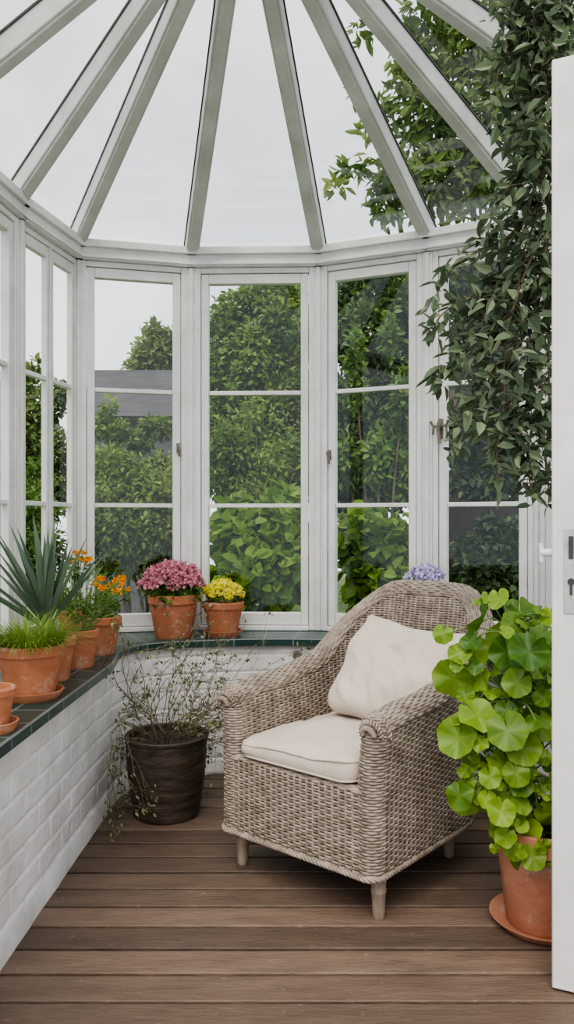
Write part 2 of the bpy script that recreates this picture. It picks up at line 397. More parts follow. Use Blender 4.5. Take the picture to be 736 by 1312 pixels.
def window(num, a, b, label, double=False, handles=()):
    t = (b - a).normalized(); L = (b - a).length; mid = (a + b) / 2
    root = empty('window_%d' % num, (mid.x, mid.y, SILL), math.atan2(t.y, t.x)); tag(root, label, None, None, 'structure')
    H = ZT - SILL; hx = L / 2 - .028; j = .016 if double else .028
    f = MB(); fd = .024 if double else .034
    f.box(-hx, -hx + j, -fd, fd, .001, H - .001); f.box(hx - j, hx, -fd, fd, .001, H - .001)
    f.box(-hx + j, hx - j, -fd, fd, H - .03, H - .001); f.box(-hx + j, hx - j, -fd - .01, fd, .001, .026)
    spans = [(-hx + j, hx - j)]
    if double:
        f.box(-.008, .008, -fd, fd, .026, H - .03); spans = [(-hx + j, -.008), (.008, hx - j)]
    f.build('frame', M['paint'], root, bevel=.004)
    for q, (x0, x1) in enumerate(spans):
        g = .0025; x0 += g; x1 -= g; z0 = .026 + g; z1 = H - .03 - g; st = .040 if not double else .022; tr, br = .052, .066
        s = MB(); sy0, sy1 = (-.026, .016) if not double else (-.018, .012)
        s.box(x0, x0 + st, sy0, sy1, z0, z1); s.box(x1 - st, x1, sy0, sy1, z0, z1)
        s.box(x0 + st, x1 - st, sy0, sy1, z1 - tr, z1); s.box(x0 + st, x1 - st, sy0, sy1, z0, z0 + br)
        sash = s.build('sash', M['paint'], root, bevel=.004)
        for zb in (.664, 1.265):
            bb = MB(); bb.box(x0 + st, x1 - st, -.018, .012, zb - .011, zb + .011); bb.build('glazing_bar', M['paint'], sash, bevel=.003)
        p = MB(); p.add([(x0 + st, 0, z0 + br), (x1 - st, 0, z0 + br), (x1 - st, 0, z1 - tr), (x0 + st, 0, z1 - tr)], [(0, 1, 2, 3)])
        p.build('pane', M['glass'], sash)
        for (side, zc, kind) in handles:
            x = (x1 - .014) if side > 0 else (x0 + .010)
            h = MB()
            if kind == 'brass':
                h.box(x - .012, x + .012, -.034, -.026, zc - .05, zc + .05)
                h.tube([(x, -.03, zc + .01), (x, -.060, zc + .01)], .010, 8)
                h.tube([(x, -.060, zc + .030), (x - .004, -.066, zc - .01), (x + .002, -.058, zc - .075)], [.011, .0075, .009], 8)
                h.tube([(x - .045, -.056, zc + .036), (x - .030, -.054, zc + .012), (x, -.056, zc + .010), (x + .034, -.054, zc + .014), (x + .046, -.056, zc + .040)], [.008, .006, .008, .006, .008], 8)
                h.tube([(x - .030, -.054, zc + .012), (x - .034, -.054, zc - .03)], [.006, .0045], 8)
                h.tube([(x + .034, -.054, zc + .014), (x + .038, -.054, zc - .03)], [.006, .0045], 8)
                h.build('handle', M['brass'], sash)
            else:
                h.box(x - .008, x + .008, -.031, -.026, zc - .026, zc + .026); h.tube([(x, -.03, zc), (x, -.050, zc)], .008, 8)
                h.tube([(x - .006, -.05, zc + .018), (x, -.054, zc), (x + .004, -.052, zc - .048)], [.007, .009, .006], 8)
                h.build('handle', M['brass'], sash)
wl = ['white casement window on the left wall, nearest the viewer', 'white casement window cut by the left edge of the photo', 'narrow double casement window in the left corner of the bay', 'white casement window above the pink and orange flower pots, grey roof beyond', 'white casement window above the yellow flower pot', 'white casement window behind the armchair, left of the brass latch', 'white casement window half covered by the hanging vine', 'white casement window on the right, behind the open door', 'white casement window beside the door']
hd = {5: [(1, .97, 'metal')], 6: [], 7: [(-1, .93, 'metal')], 8: [(-1, 1.04, 'brass')]}
for q, i in enumerate(range(2, 11)):
    window(q + 1, PW[i], PW[i + 1], wl[q], i == 4, hd.get(i, []))

# roof ----------------------------------------------------------------------------------
ceil = tag(empty('ceiling', APEX), 'glazed cone roof of white rafters meeting at one point', None, None, 'structure')
pts3 = {i: Vector((PW[i].x, PW[i].y, 2.715)) for i in range(2, 12)}
for i, p in pts3.items():
    d = APEX - p; out = p - d.normalized() * .03
    side = d.cross(Vector((0, 0, 1))).normalized(); up = side.cross(d).normalized()
    a = out - up * .02; b = APEX - up * .02
    m2 = MB(); m2.beam(a, b, .068, .085, up); m2.beam(a - up * .045, b - up * .045, .05, .014, up)
    rf = m2.build('rafter', M['rafter'], ceil, APEX, bevel=.005)
    m3 = MB()
    for sgn in (-1, 1): m3.beam(a + side * .0365 * sgn + up * .037, b + side * .0365 * sgn + up * .037, .006, .008, up)
    m3.build('glazing_seal', M['seal'], rf, APEX)
ks = sorted(pts3)
for a, b in zip(ks, ks[1:]):
    pa, pb = pts3[a], pts3[b]; m2 = MB(); u = Vector((0, 0, .028))
    m2.add([pa + u, pb + u, APEX + u], [(0, 1, 2)]); m2.build('roof_pane', M['roofglass'], ceil, APEX)
m2 = MB(); m2.lathe([(0, -.12), (.06, -.1), (.11, -.04), (.11, .06), (0, .09)], APEX, 20); m2.build('hub', M['rafter'], ceil, APEX)
m2 = MB(); m2.beam(APEX, APEX + Vector((0, -2.4, 0)), .08, .12); m2.build('ridge_beam', M['rafter'], ceil, APEX)

# door ----------------------------------------------------------------------------------
E = Vector((.715, 2.10, 0)); Hh = Vector((1.40, 1.79, 0)); t = (Hh - E).normalized(); L = (Hh - E).length
door = tag(empty('door_1', (E.x, E.y, .006), math.atan2(t.y, t.x)), 'white painted door leaf standing open at the right edge', None, None, 'structure')
DZ = 2.475
d = MB()
d.box(0, .095, -.022, .022, 0, DZ); d.box(L - .095, L, -.022, .022, 0, DZ); d.box(.095, L - .095, -.022, .022, DZ - .1, DZ)
d.box(.095, L - .095, -.022, .022, 0, .22); d.box(.095, L - .095, -.022, .022, .78, .88); d.box(.095, L - .095, -.01, .01, .22, .78)
leaf = d.build('leaf', M['paint'], door, bevel=.004)
p = MB(); p.add([(.095, 0, .88), (L - .095, 0, .88), (L - .095, 0, DZ - .1), (.095, 0, DZ - .1)], [(0, 1, 2, 3)]); p.build('pane', M['glass'], door)
p = MB(); p.box(.03, .068, -.026, -.022, 1.0, 1.225); lp = p.build('lock_plate', M['metal'], door, bevel=.002); lp['label'] = 'worn silver lock plate with slot and keyhole'
p = MB(); p.lathe([(0, 0), (.009, 0), (.009, .003), (0, .003)], (0, 0, 0), 16)
p.v = [(.049 + a, -.0262 - c, 1.085 + b) for a, b, c in p.v]; p.box(.0455, .0525, -.0285, -.026, 1.05, 1.085); p.box(.043, .055, -.0285, -.026, 1.145, 1.205)
p.build('keyhole', M['seal'], lp)
p = MB(); p.tube([(.03, .0, 1.16), (-.005, .0, 1.16), (-.03, -.002, 1.16)], [.012, .012, .009], 10); p.tube([(-.028, 0, 1.135), (-.03, 0, 1.185)], .006, 8); p.build('latch_bolt', M['paint'], door)

# ------------------------------------------------------------------ wicker armchair
CF = (.044, 2.63, 0); CR = math.atan2(-.652, .759)
chair = thing('wicker_armchair', CF, 'grey washed wicker armchair with a curved back and tapered wooden feet', 'armchair', None, CR)
w, dp, rr, T = .338, .76, .24, .088; Z0, ARM, BACK = .158, .668, .985
raw = [(-w, 0), (-w, dp - rr)] + [(-w + rr - rr * math.cos(a), dp - rr + rr * math.sin(a)) for a in np.linspace(.1, math.pi / 2, 14)] + [(w - rr + rr * math.sin(a), dp - rr + rr * math.cos(a)) for a in np.linspace(0, math.pi / 2 - .1, 14)] + [(w, dp - rr), (w, 0)]
UP, US = resample(raw, .0065)
for _ in range(14): UP[1:-1] = (UP[:-2] + UP[1:-1] * 2 + UP[2:]) / 4
UT = unit(np.gradient(UP, axis=0)); UN = np.stack([-UT[:, 1], UT[:, 0]], 1)
ss = np.vectorize(sstep, otypes=[float])
SF = np.minimum(US, US[-1] - US); HALF = US[-1] / 2
bk = ss((SF - .36) / .46)
TOP = ARM + (BACK - ARM) * (.16 * ss((SF - .14) / .46) + .84 * ss((SF - .46) / .38)) - .014 * (1 - ss(SF / .12)) + .012 * ss((SF - .72) / (HALF - .72))
flare = .026 * (1 - bk) + .022 * bk * np.minimum(1, np.abs(UP[:, 0]) / .25)     # arms and shoulders lean outwards towards the top
def pt(sel, z, off):
    z = np.broadcast_to(z, (len(sel),))
    lean = .20 * bk[sel] * np.maximum(0, z - .42)
    o = off + flare[sel] * np.clip((z - .3) / .35, 0, 1.5) ** 2
    return np.stack([UP[sel, 0] + UN[sel, 0] * o, UP[sel, 1] + UN[sel, 1] * o + lean, z], 1)
N3 = np.stack([UN[:, 0], UN[:, 1], 0 * UN[:, 0]], 1)
SP, STEP, AMP, RW, RD = .026, .0096, .0024, .0050, .0030
allidx = np.arange(len(UP)); hc = TOP - T / 2
sh = MB()
for (off, sgn, zs) in ((0, 1, Z0), (-T, -1, .40)):
    k = 0; z = zs
    while z < BACK + .02:
        sel = allidx[hc >= z - .004]
        if len(sel) > 4:
            o = off + sgn * AMP * np.cos(math.pi * US[sel] / SP + math.pi * k)
            zz = z + .0010 * np.array([noise.noise(Vector((US[i] * 8, z * 50, off * 30))) for i in sel])
            sh.strand(pt(sel, zz, o), N3[sel] * sgn, RW, RD, 5)
        k += 1; z += STEP
    q = 0
    while (q + .5) * SP < US[-1]:
        i = int(np.argmin(abs(US - (q + .5) * SP))); zz = np.arange(zs, hc[i], .03)
        if len(zz) > 1: sh.strand(np.concatenate([pt(np.array([i]), zv, off) for zv in zz]), np.repeat(N3[i:i + 1], len(zz), 0), .0038, .0038, 5)
        q += 1
    # dark backing
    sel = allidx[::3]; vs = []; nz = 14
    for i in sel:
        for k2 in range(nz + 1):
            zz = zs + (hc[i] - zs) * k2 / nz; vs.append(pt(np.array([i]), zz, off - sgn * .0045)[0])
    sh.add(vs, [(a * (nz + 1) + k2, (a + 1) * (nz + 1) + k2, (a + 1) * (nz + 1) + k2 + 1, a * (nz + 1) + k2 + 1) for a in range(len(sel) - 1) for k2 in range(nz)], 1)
sh.build('woven_shell', [M['wicker'], M['wickerdark']], chair, sharp=180)
rim = MB()
def rim_pt(sel, th, rad):
    c = pt(sel, hc[sel], -T / 2); nn = N3[sel] * math.cos(th) + np.array([0, 0, 1]) * math.sin(th)
    r2 = np.broadcast_to(rad, (len(sel),))[:, None]
    return c + nn * r2, nn
for k, th in enumerate(np.linspace(0.0, math.pi, 16)):
    o = T / 2 + .002 + AMP * np.cos(math.pi * US / SP + math.pi * k)
    P, nn = rim_pt(allidx, th, o); rim.strand(P, nn, .0058, .0036)
vs = []; sel = allidx[::3]; ths = np.linspace(-.1, math.pi + .1, 9)
for th in ths: vs.append(rim_pt(sel, th, T / 2 - .0045)[0])
V9 = np.stack(vs, 1); n9 = len(ths)
rim.add(V9.reshape(-1, 3), [(a * n9 + k, (a + 1) * n9 + k, (a + 1) * n9 + k + 1, a * n9 + k + 1) for a in range(len(sel) - 1) for k in range(n9 - 1)], 1)
rim.build('rolled_rim', [M['wicker'], M['wickerdark']], chair, sharp=180)
for sgn in (-1, 1):
    af = MB(); zt = hc[0]
    ang = np.linspace(-.25, math.pi + .25, 34)
    k = 0; z = Z0
    def cxz(z): return sgn * (w - T / 2 + .026 * np.clip((z - .3) / .35, 0, 1.5) ** 2)
    def ring(rad, z, k):
        x = cxz(min(z, zt)) + np.cos(ang) * rad; y = -np.sin(ang) * rad * 1.1 + .002
        n = np.stack([np.cos(ang), -np.sin(ang), 0 * ang], 1)
        o = AMP * .8 * np.cos(ang * T / 2 * math.pi / .022 + math.pi * k)
        P = np.stack([x, y, np.full_like(x, z)], 1) + n * o[:, None]
        af.strand(P, n, RW, RD, 5)
    while z < zt:
        ring(T / 2 + .001, z, k); z += STEP; k += 1
    for ph in np.linspace(.15, 1.42, 7):
        ring((T / 2) * math.cos(ph) + .002, zt + (T / 2) * math.sin(ph), k); k += 1
    vs = []; prof = [(T / 2 - .0045, zz) for zz in np.linspace(Z0, zt, 10)] + [((T / 2 - .004) * math.cos(p), zt + (T / 2 - .004) * math.sin(p)) for p in (.4, .8, 1.2, 1.55)]
    for r_, z_ in prof:
        for a in ang: vs.append((cxz(min(z_, zt)) + math.cos(a) * r_, -math.sin(a) * r_ * 1.1, z_))
    m = len(ang); af.add(vs, [(a * m + k, a * m + k + 1, (a + 1) * m + k + 1, (a + 1) * m + k) for a in range(len(prof) - 1) for k in range(m - 1)], 1)
    ao = af.build('arm_front', [M['wicker'], M['wickerdark']], chair, sharp=180)
    # braided coil over the front end of the arm roll
    cl = MB(); cx = cxz(zt)
    for rad, yo in ((T / 2 + .006, -.010), (T / 2 - .008, -.037), (T / 2 - .024, -.052)):
        q = np.linspace(0, 1, 80); a2 = -.3 + q * (math.pi + .6)
        cc = np.stack([cx + np.cos(a2) * rad, np.full_like(q, yo) - .008 * np.sin(a2), zt - .012 + np.sin(a2) * rad], 1)
        for ph in (0, math.pi):
            n = np.stack([np.cos(a2), 0 * a2, np.sin(a2)], 1)
            P = cc + n * (.005 * np.cos(q * 40 + ph))[:, None] + np.array([0, 1, 0]) * (.005 * np.sin(q * 40 + ph))[:, None]
            cl.strand(P, n, .0048, .0048)
    cl.build('braided_coil', M['wicker'], ao, sharp=180)
fp = MB(); xs = np.linspace(-w + T * .55, w - T * .55, 110); z = Z0; k = 0; nf = np.tile(np.array([[0, -1, 0]]), (len(xs), 1))
while z < .415:
    y = -.038 - .008 * (1 - (xs / w) ** 2) - AMP * np.cos(math.pi * xs / SP + math.pi * k)
    fp.strand(np.stack([xs, y, np.full_like(xs, z)], 1), nf, RW, RD, 5); z += STEP; k += 1
for q in range(-11, 11):
    xv = (q + .5) * SP; fp.strand([(xv, -.038 - .008 * (1 - (xv / w) ** 2), zz) for zz in np.linspace(Z0, .41, 8)], np.tile([[0, -1, 0]], (8, 1)), .0038, .0038, 5)
for kk, th in enumerate(np.linspace(0, math.pi, 7)):
    y = -.021 - .023 * math.cos(th) - .003 * np.cos(math.pi * xs / SP + math.pi * kk)
    fp.strand(np.stack([xs, y, np.full_like(xs, .408 + .010 * math.sin(th))], 1), np.tile([[0, -math.cos(th), math.sin(th)]], (len(xs), 1)), RW, RD)
fp.box(-w + T * .5, w - T * .5, -.0345, -.01, Z0, .405, 1)
fp.build('front_panel', [M['wicker'], M['wickerdark']], chair, sharp=180)
bb = MB()
front = [(w - T / 2 * (1 - math.cos(a)), -T / 2 * 1.15 * math.sin(a)) for a in np.linspace(.2, math.pi / 2, 6)] + [(x_, -T / 2 * 1.1) for x_ in np.linspace(w - T, -w + T, 30)] + [(-w + T / 2 * (1 - math.cos(a)), -T / 2 * 1.15 * math.sin(a)) for a in np.linspace(math.pi / 2, .2, 6)]
loop = [tuple(p) for p in UP] + front
loop.append(loop[0])
LP, LS = resample(loop, .005); LT = unit(np.gradient(LP, axis=0)); LN = np.stack([-LT[:, 1], LT[:, 0], 0 * LT[:, 0]], 1)
for ph in (0, 2.09, 4.19):
    a = LS * 2 * math.pi / .05 + ph
    P = np.c_[LP, np.full(len(LP), Z0 - .008)] + LN * (.002 + .004 * np.cos(a))[:, None] + np.array([0, 0, 1]) * (.0055 * np.sin(a))[:, None]
    bb.strand(P, LN, .0055, .0045)
bb.build('base_border', M['wicker'], chair, sharp=180)
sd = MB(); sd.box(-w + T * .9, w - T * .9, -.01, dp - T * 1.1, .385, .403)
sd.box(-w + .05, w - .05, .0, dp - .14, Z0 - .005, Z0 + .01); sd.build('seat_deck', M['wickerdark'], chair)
for (lx, ly) in ((-.297, .03), (.297, .03), (-.24, .58), (.24, .58)):
    lg = MB(); lg.lathe([(0, 0), (.016, 0), (.019, .006), (.020, .03), (.023, .08), (.025, .083), (.025, .092), (.023, .096), (.028, .145), (.028, .168), (0, .168)], (lx, ly, 0), 20)
    lg.build('leg', M['legwood'], chair)

# seat cushion
cush = thing('seat_cushion', (CF[0], CF[1], 0), 'cream linen box cushion on the wicker armchair seat', 'cushion', None, CR)
def rrect(hx, hy, r, n=10):
    out = []
    for cx, cy, a0 in ((hx - r, hy - r, 0), (-hx + r, hy - r, 90), (-hx + r, -hy + r, 180), (hx - r, -hy + r, 270)):
        for k in range(n + 1):
            a = R(a0 + 90 * k / n); out.append((cx + r * math.cos(a), cy + r * math.sin(a)))
    dense = []
    for a, b in zip(out, out[1:] + out[:1]):
        kk = max(1, int(math.hypot(b[0] - a[0], b[1] - a[1]) / .012))
        dense += [(a[0] + (b[0] - a[0]) * q / kk, a[1] + (b[1] - a[1]) * q / kk) for q in range(kk)]
    return dense
oc = rrect(.244, .300, .055); cyo = .250
cz0, cz1 = .421, .488
def crease(x, y, z):
    v = noise.noise(Vector((x, y, z))); return -math.sqrt(v * v + .006)       # soft fold line where the noise crosses zero
def cw(x, y, z): return .016 * noise.noise(Vector((x * 5, y * 4, z * 3))) + .018 * (crease(x * 7 + y * 5, y * 4 - x * 2, 2) + .2) + .004 * noise.noise(Vector((x * 18, y * 12, z * 9)))
mb = MB()
prof = [(.0, cz0), (.5, cz0), (.9, cz0), (.975, cz0 + .004), (1, cz0 + .012), (1.010, cz0 + .022), (1.016, (cz0 + cz1) / 2), (1.010, cz1 - .022), (1, cz1 - .012), (.98, cz1 - .002)] + [(s_, cz1 + .030 * (1 - s_ ** 2.0)) for s_ in np.linspace(.96, 0, 30)]
vs = []; n = len(oc)
for (sc, z) in prof:
    for (x, y_) in oc:
        q = cw(x * sc, y_ * sc, z)
        vs.append((x * sc + q * .4, y_ * sc + cyo + q * .4, z + (q if z > cz0 + .03 else 0)))
mb.add(vs, [(a * n + k, a * n + (k + 1) % n, (a + 1) * n + (k + 1) % n, (a + 1) * n + k) for a in range(len(prof) - 1) for k in range(n)])
cb = mb.build('cover', M['linen'], cush, sharp=180)
pp = MB()
for z, up_ in ((cz0 + .010, 0), (cz1 - .008, 1)):
    loop = [(x * 1.004, y_ * 1.004 + cyo, z + up_ * cw(x, y_, z)) for (x, y_) in oc]; loop.append(loop[0])
    pp.tube(loop, .0036, 6)
pp.build('piping', M['linen'], cb, sharp=180)

# pillow
pil_m = Matrix.Translation((.080, .478, .692)) @ Matrix.Rotation(R(6), 4, 'Z') @ Matrix.Rotation(R(-30), 4, 'X') @ Matrix.Rotation(R(7), 4, 'Y')
mb = MB(); G = 110; vs = []; HS = .226
for side in (-1, 1):
    for i in range(G + 1):
        for j in range(G + 1):
            u = -1 + 2 * i / G; v = -1 + 2 * j / G
            cr = 1 - .08 * (u * u * v * v) ** 3
            x = u * HS * 1.06 * (1 - .045 * (1 - v * v) * abs(u)) * cr; z = v * HS * (1 - .04 * (1 - u * u) * abs(v)) * cr
            sag = .5 - .5 * v
            th = (.038 + .055 * sag) * (max(0, (1 - u ** 4) * (1 - v ** 4))) ** .5
            a1 = u * 1.3 + v * .9; a2 = v * 1.2 - u * .7
            wr = noise.noise(Vector((a1, a2, side))) * .024 + (crease(a1 * 1.5 + 3, a2 * .9, side * 3) + .2) * .060 + (crease(u * 2.6 + v * 2.0 + 7, v * 1.0 - u * .8, side * 7) + .2) * .032
            edge = sstep(2.0 * min(1 - abs(u), 1 - abs(v)))
            yv = side * (th + wr * edge)
            z += .020 * noise.noise(Vector((u * 1.5, 1, 5))) - .030 * (1 - u * u) * (v > 0) * v
            x += .018 * noise.noise(Vector((v * 2.2, 4, 1)))
            yv += .05 * max(0, v) ** 2            # top edge slumps back
            vs.append(pil_m @ Vector((x, yv, z)))
g1 = G + 1; fs = []
for sd_ in range(2):
    b0 = sd_ * g1 * g1
    for i in range(G):
        for j in range(G):
            f = (b0 + i * g1 + j, b0 + (i + 1) * g1 + j, b0 + (i + 1) * g1 + j + 1, b0 + i * g1 + j + 1)
            fs.append(f if sd_ == 0 else f[::-1])
mb.add(vs, fs)
pil = mb.build('throw_pillow', M['linen2'], None, sharp=180, loc=CF); pil.rotation_euler = (0, 0, CR)
tag(pil, 'square cream linen pillow leaning on the armchair back', 'pillow')

# ------------------------------------------------------------------ pots
def saucer(x, y, z, r, mat, label, group='terracotta saucers on the sill'):
    mb = MB(); mb.lathe([(0, 0), (r * .82, 0), (r * .95, .018), (r, .028), (r - .007, .028), (r * .8 - .004, .008), (0, .008)], (x, y, z), 40)
    return tag(mb.build('plant_saucer', mat, None, (x, y, z)), label, 'saucer', group)
def potted(name, label, x, y, z, rt, rb, h, mat, group=None, cat='potted plant', rimh=None, plain=False):
    root = thing(name, (x, y, z), label, cat, group)
    mb = MB(); rh = rimh or h * .2
    if plain:
        prof = [(0, 0), (rb * .97, 0), (rb, .008)] + [(rb + (rt - rb) * math.sin(q / 24 * math.pi / 2) + .0006 * (q % 2) + .0015 * math.sin(q * 1.7), .008 + (h - .03) * q / 24) for q in range(1, 25)] + [(rt + .006, h - .018), (rt + .008, h - .006), (rt + .002, h), (rt - .012, h - .004), (rt - .02, h * .7), (rb * .8, .02), (0, .02)]
    else:
        prof = [(0, 0), (rb * .96, 0), (rb, .006), (rt * .92, h - rh), (rt * .985, h - rh + .001), (rt, h - .005), (rt - .004, h), (rt - .012, h), (rt - .016, h - rh), (rb * .85, .015), (0, .015)]
    mb.lathe(prof, (x, y, z), 48, wob=.006 if plain else 0); po = mb.build('pot', mat, root, (x, y, z), sharp=35)
    s = MB(); zs = z + h - .025; rs = rt - .0155 if not plain else rt - .024
    s.lathe([(0, zs + .012), (rs * .5, zs + .01), (rs, zs)], (x, y, 0), 24); s.build('soil', M['soil'], po, (x, y, z))
    return root, Vector((x, y, z)), zs

def petal_head(name, c, Rd, n, mat, parent, org, pl=.5, pw=.4, flat=.8):
    d = unit(rng.normal(size=(n, 3))); d[:, 2] = np.abs(d[:, 2]) * 1.1 - .35; d = unit(d)
    P = np.array(c)[None] + d * Rd * np.array([1, 1, flat]) * (.55 + .3 * rng.random((n, 1)))
    D = d * .5 + rng.normal(size=(n, 3)) * .7; U = d + rng.normal(size=(n, 3)) * .25
    return leaf_obj(name, P, D, U, Rd * pl, Rd * pw, np.clip(rng.normal(.55, .25, n), 0, 1), mat, parent, org, droop=.1)
def heads(root, org, centre, dome, count, Rd, n, mat, zscale=.7, proto_pl=.5):
    base = petal_head('flower_head', (0, 0, 0), Rd, n, mat, root, (0, 0, 0), proto_pl)
    ga = math.pi * (3 - 5 ** .5)
    for k in range(count):
        o = base if k == 0 else base.copy()
        if k: COL.objects.link(o); o.parent = root
        f = (k + .5) / count; cz = 1 - f * .95; rr_ = math.sqrt(max(0, 1 - cz * cz)); a = k * ga
        j = Vector((random.uniform(-1, 1), random.uniform(-1, 1), random.uniform(-.6, .6))) * dome * .08
        o.location = Vector(centre) - org + Vector((math.cos(a) * rr_ * dome, math.sin(a) * rr_ * dome, cz * dome * zscale)) + j
        o.rotation_euler = (random.uniform(-.4, .4), random.uniform(-.4, .4), random.uniform(0, 6.3))
        sc = random.uniform(.85, 1.15); o.scale = (sc, sc, sc)
def stems(root, org, x, y, zs, ends, r=.003, mat=None, name='stems'):
    mb = MB()
    for e in ends:
        e = Vector(e); b = Vector((x + (e.x - x) * .12, y + (e.y - y) * .12, zs)); m_ = b.lerp(e, .55) + Vector((0, 0, .2 * (e.z - zs)))
        mb.tube(catmull([b, m_, e], 5), r, 5)
    mb.build(name, mat or M['stemgreen'], root, org, sharp=180)

SZ = SILL
GP = 'terracotta flower pots on the tiled sill'
# pot cut off by left edge
saucer(-.815, 2.16, SZ, .07, M['terra'], 'terracotta saucer at the left edge, nearest the viewer on the sill')
r_, o_, zs = potted('potted_seedling', 'small terracotta pot cut by the left edge, nearest on the sill', -.815, 2.16, SZ + .008, .062, .042, .115, M['terra'], GP)
blob_leaves('foliage', [(-.84, 2.16, zs + .015, .03, .03, .02)], 60, .02, .01, M['l_herb'], r_, o_, zmin=zs)
# fine grass
saucer(-.845, 2.57, SZ, .108, M['terra'], 'terracotta saucer under the pot of fine bright green grass')
r_, o_, zs = potted('potted_grass', 'terracotta pot of fine bright green grassy foliage below the spiky plant', -.845, 2.57, SZ + .008, .112, .078, .17, M['terra'], GP)
gr = MB()
for k in range(1600):
    a = random.uniform(0, 6.283); q = math.sqrt(random.random()) * .090; b = Vector((-.845 + math.cos(a) * q, 2.57 + math.sin(a) * q, zs))
    ln = random.uniform(.08, .19); out_ = random.uniform(.15, 1.0) * (.4 + q / .088); a += random.gauss(0, .6)
    d = Vector((math.cos(a) * out_, math.sin(a) * out_, 1)).normalized(); wv_ = Vector((-math.sin(a), math.cos(a), 0)) * random.uniform(.0007, .0013)
    p = b; pts = []
    for s_ in range(6):
        pts.append(p.copy()); p = p + d * ln / 5; d = (d + Vector((math.cos(a) * .10, math.sin(a) * .10, -.26 * random.uniform(.5, 1.5)))).normalized()
        if p.z < zs + .004: p.z = zs + .004
    vs = []
    for s_, pp_ in enumerate(pts): f = 1 - (s_ / 5) ** 2 * .8; vs += [pp_ - wv_ * f, pp_ + wv_ * f]
    gr.add(vs, [(2 * s_, 2 * s_ + 1, 2 * s_ + 3, 2 * s_ + 2) for s_ in range(5)], 0, min(1, max(0, random.gauss(.5, .28))))
gr.build('foliage', M['l_herb'], r_, o_, sharp=180)
# yucca
r_, o_, zs = potted('potted_yucca', 'terracotta pot with a grey green spiky rosette', -.865, 2.86, SZ, .09, .065, .16, M['terra'], GP)
n = 42; ga = 2.39996; k = np.arange(n); a = k * ga; el = R(88) - (k / n) ** 1.2 * R(54)
D = np.stack([np.cos(a) * np.cos(el), np.sin(a) * np.cos(el), np.sin(el)], 1) + rng.normal(size=(n, 3)) * .05
D[:, 0] -= .12
P = np.stack([-.88 + np.cos(a) * .014, 2.86 + np.sin(a) * .014, zs + .10 - .05 * k / n], 1)
U = np.c_[-np.cos(a) * np.sin(el), -np.sin(a) * np.sin(el), np.cos(el)]
leaf_obj('foliage', P, D, U, .26 + .13 * rng.random(n), .027, np.clip(rng.normal(.5, .28, n), 0, 1), M['l_yucca'], r_, o_, fold=.5, droop=.05)
mb = MB(); mb.tube([(-.865, 2.86, zs - .01), (-.88, 2.86, zs + .1)], [.028, .02], 10); mb.build('stem', M['bark'], r_, o_)
# loose leafy plant
r_, o_, zs = potted('potted_leafy_plant', 'terracotta pot of loose thin leaved stems behind the spiky plant', -.83, 3.12, SZ, .078, .055, .15, M['terra'], GP)
ends = [(-.79 + random.uniform(-.13, .19), 3.12 + random.uniform(-.1, .1), zs + random.uniform(.06, .28)) for _ in range(32)]
stems(r_, o_, -.83, 3.12, zs, ends, .0018)
P = []
for e in ends:
    for q in np.linspace(.3, 1, 7): P.append(Vector((-.83, 3.12, zs)).lerp(Vector(e), q) + Vector((0, 0, .04 * math.sin(q * 3))))
P = np.array([tuple(p) for p in P]); n = len(P)
leaf_obj('foliage', P, rng.normal(size=(n, 3)) + [0, 0, .3], rng.normal(size=(n, 3)) * .5 + [0, 0, 1], .04, .007, rng.random(n), M['l_mid'], r_, o_)
# orange marigolds
def marigold(x, y, label, rt, fx, fy, fz, cnt, sp=.075):
    r_, o_, zs = potted('potted_marigold', label, x, y, SZ, rt, rt * .7, .165, M['terra'], GP)
    blob_leaves('foliage', [(x, y, zs + .05, .08, .08, .06), (fx, fy, fz - .06, .055, .055, .045)], 240, .045, .010, M['l_mid'], r_, o_, zmin=zs)
    base = petal_head('flower_head', (0, 0, 0), .018, 60, M['orange'], r_, (0, 0, 0), .6, .5); ends = []
    for k in range(cnt):
        o = base if k == 0 else base.copy()
        if k: COL.objects.link(o); o.parent = r_
        a = k * 2.4; q = math.sqrt((k + .5) / cnt) * sp
        c = Vector((fx + math.cos(a) * q, fy + math.sin(a) * q, fz + random.uniform(-.03, .03) - q * .25)); ends.append(c)
        o.location = c - o_; o.rotation_euler = (random.uniform(-.3, .3), random.uniform(-.3, .3), k); s = random.uniform(.75, 1.2); o.scale = (s, s, s)
    stems(r_, o_, x, y, zs, ends, .002)
marigold(-.82, 3.43, 'terracotta pot of orange flowers at the sill corner, left of the pink ones', .092, -.765, 3.43, .985, 13, .078)
marigold(-1.0, 3.68, 'terracotta pot of orange flowers close to the glass in the left corner', .085, -.975, 3.67, 1.085, 7, .06)
# pink
r_, o_, zs = potted('potted_pink_flowers', 'large terracotta pot with a dome of pink flowers', -.57, 3.92, SZ, .13, .092, .215, M['terra'], GP)
heads(r_, o_, (-.575, 3.92, zs + .06), .118, 26, .042, 90, M['pink'], .85)
blob_leaves('foliage', [(-.57, 3.92, zs + .04, .12, .12, .05)], 200, .055, .035, M['l_mid'], r_, o_, zmin=zs)
# yellow
saucer(-.325, 3.97, SZ, .1, M['terra'], 'terracotta saucer under the yellow flower pot')
r_, o_, zs = potted('potted_yellow_flowers', 'terracotta pot with a low dome of yellow flowers', -.325, 3.97, SZ + .008, .107, .072, .165, M['terra'], GP)
heads(r_, o_, (-.325, 3.97, zs + .05), .088, 46, .021, 60, M['yellow'], .85)
blob_leaves('foliage', [(-.325, 3.97, zs + .02, .085, .085, .03)], 120, .04, .022, M['l_mid'], r_, o_, zmin=zs)
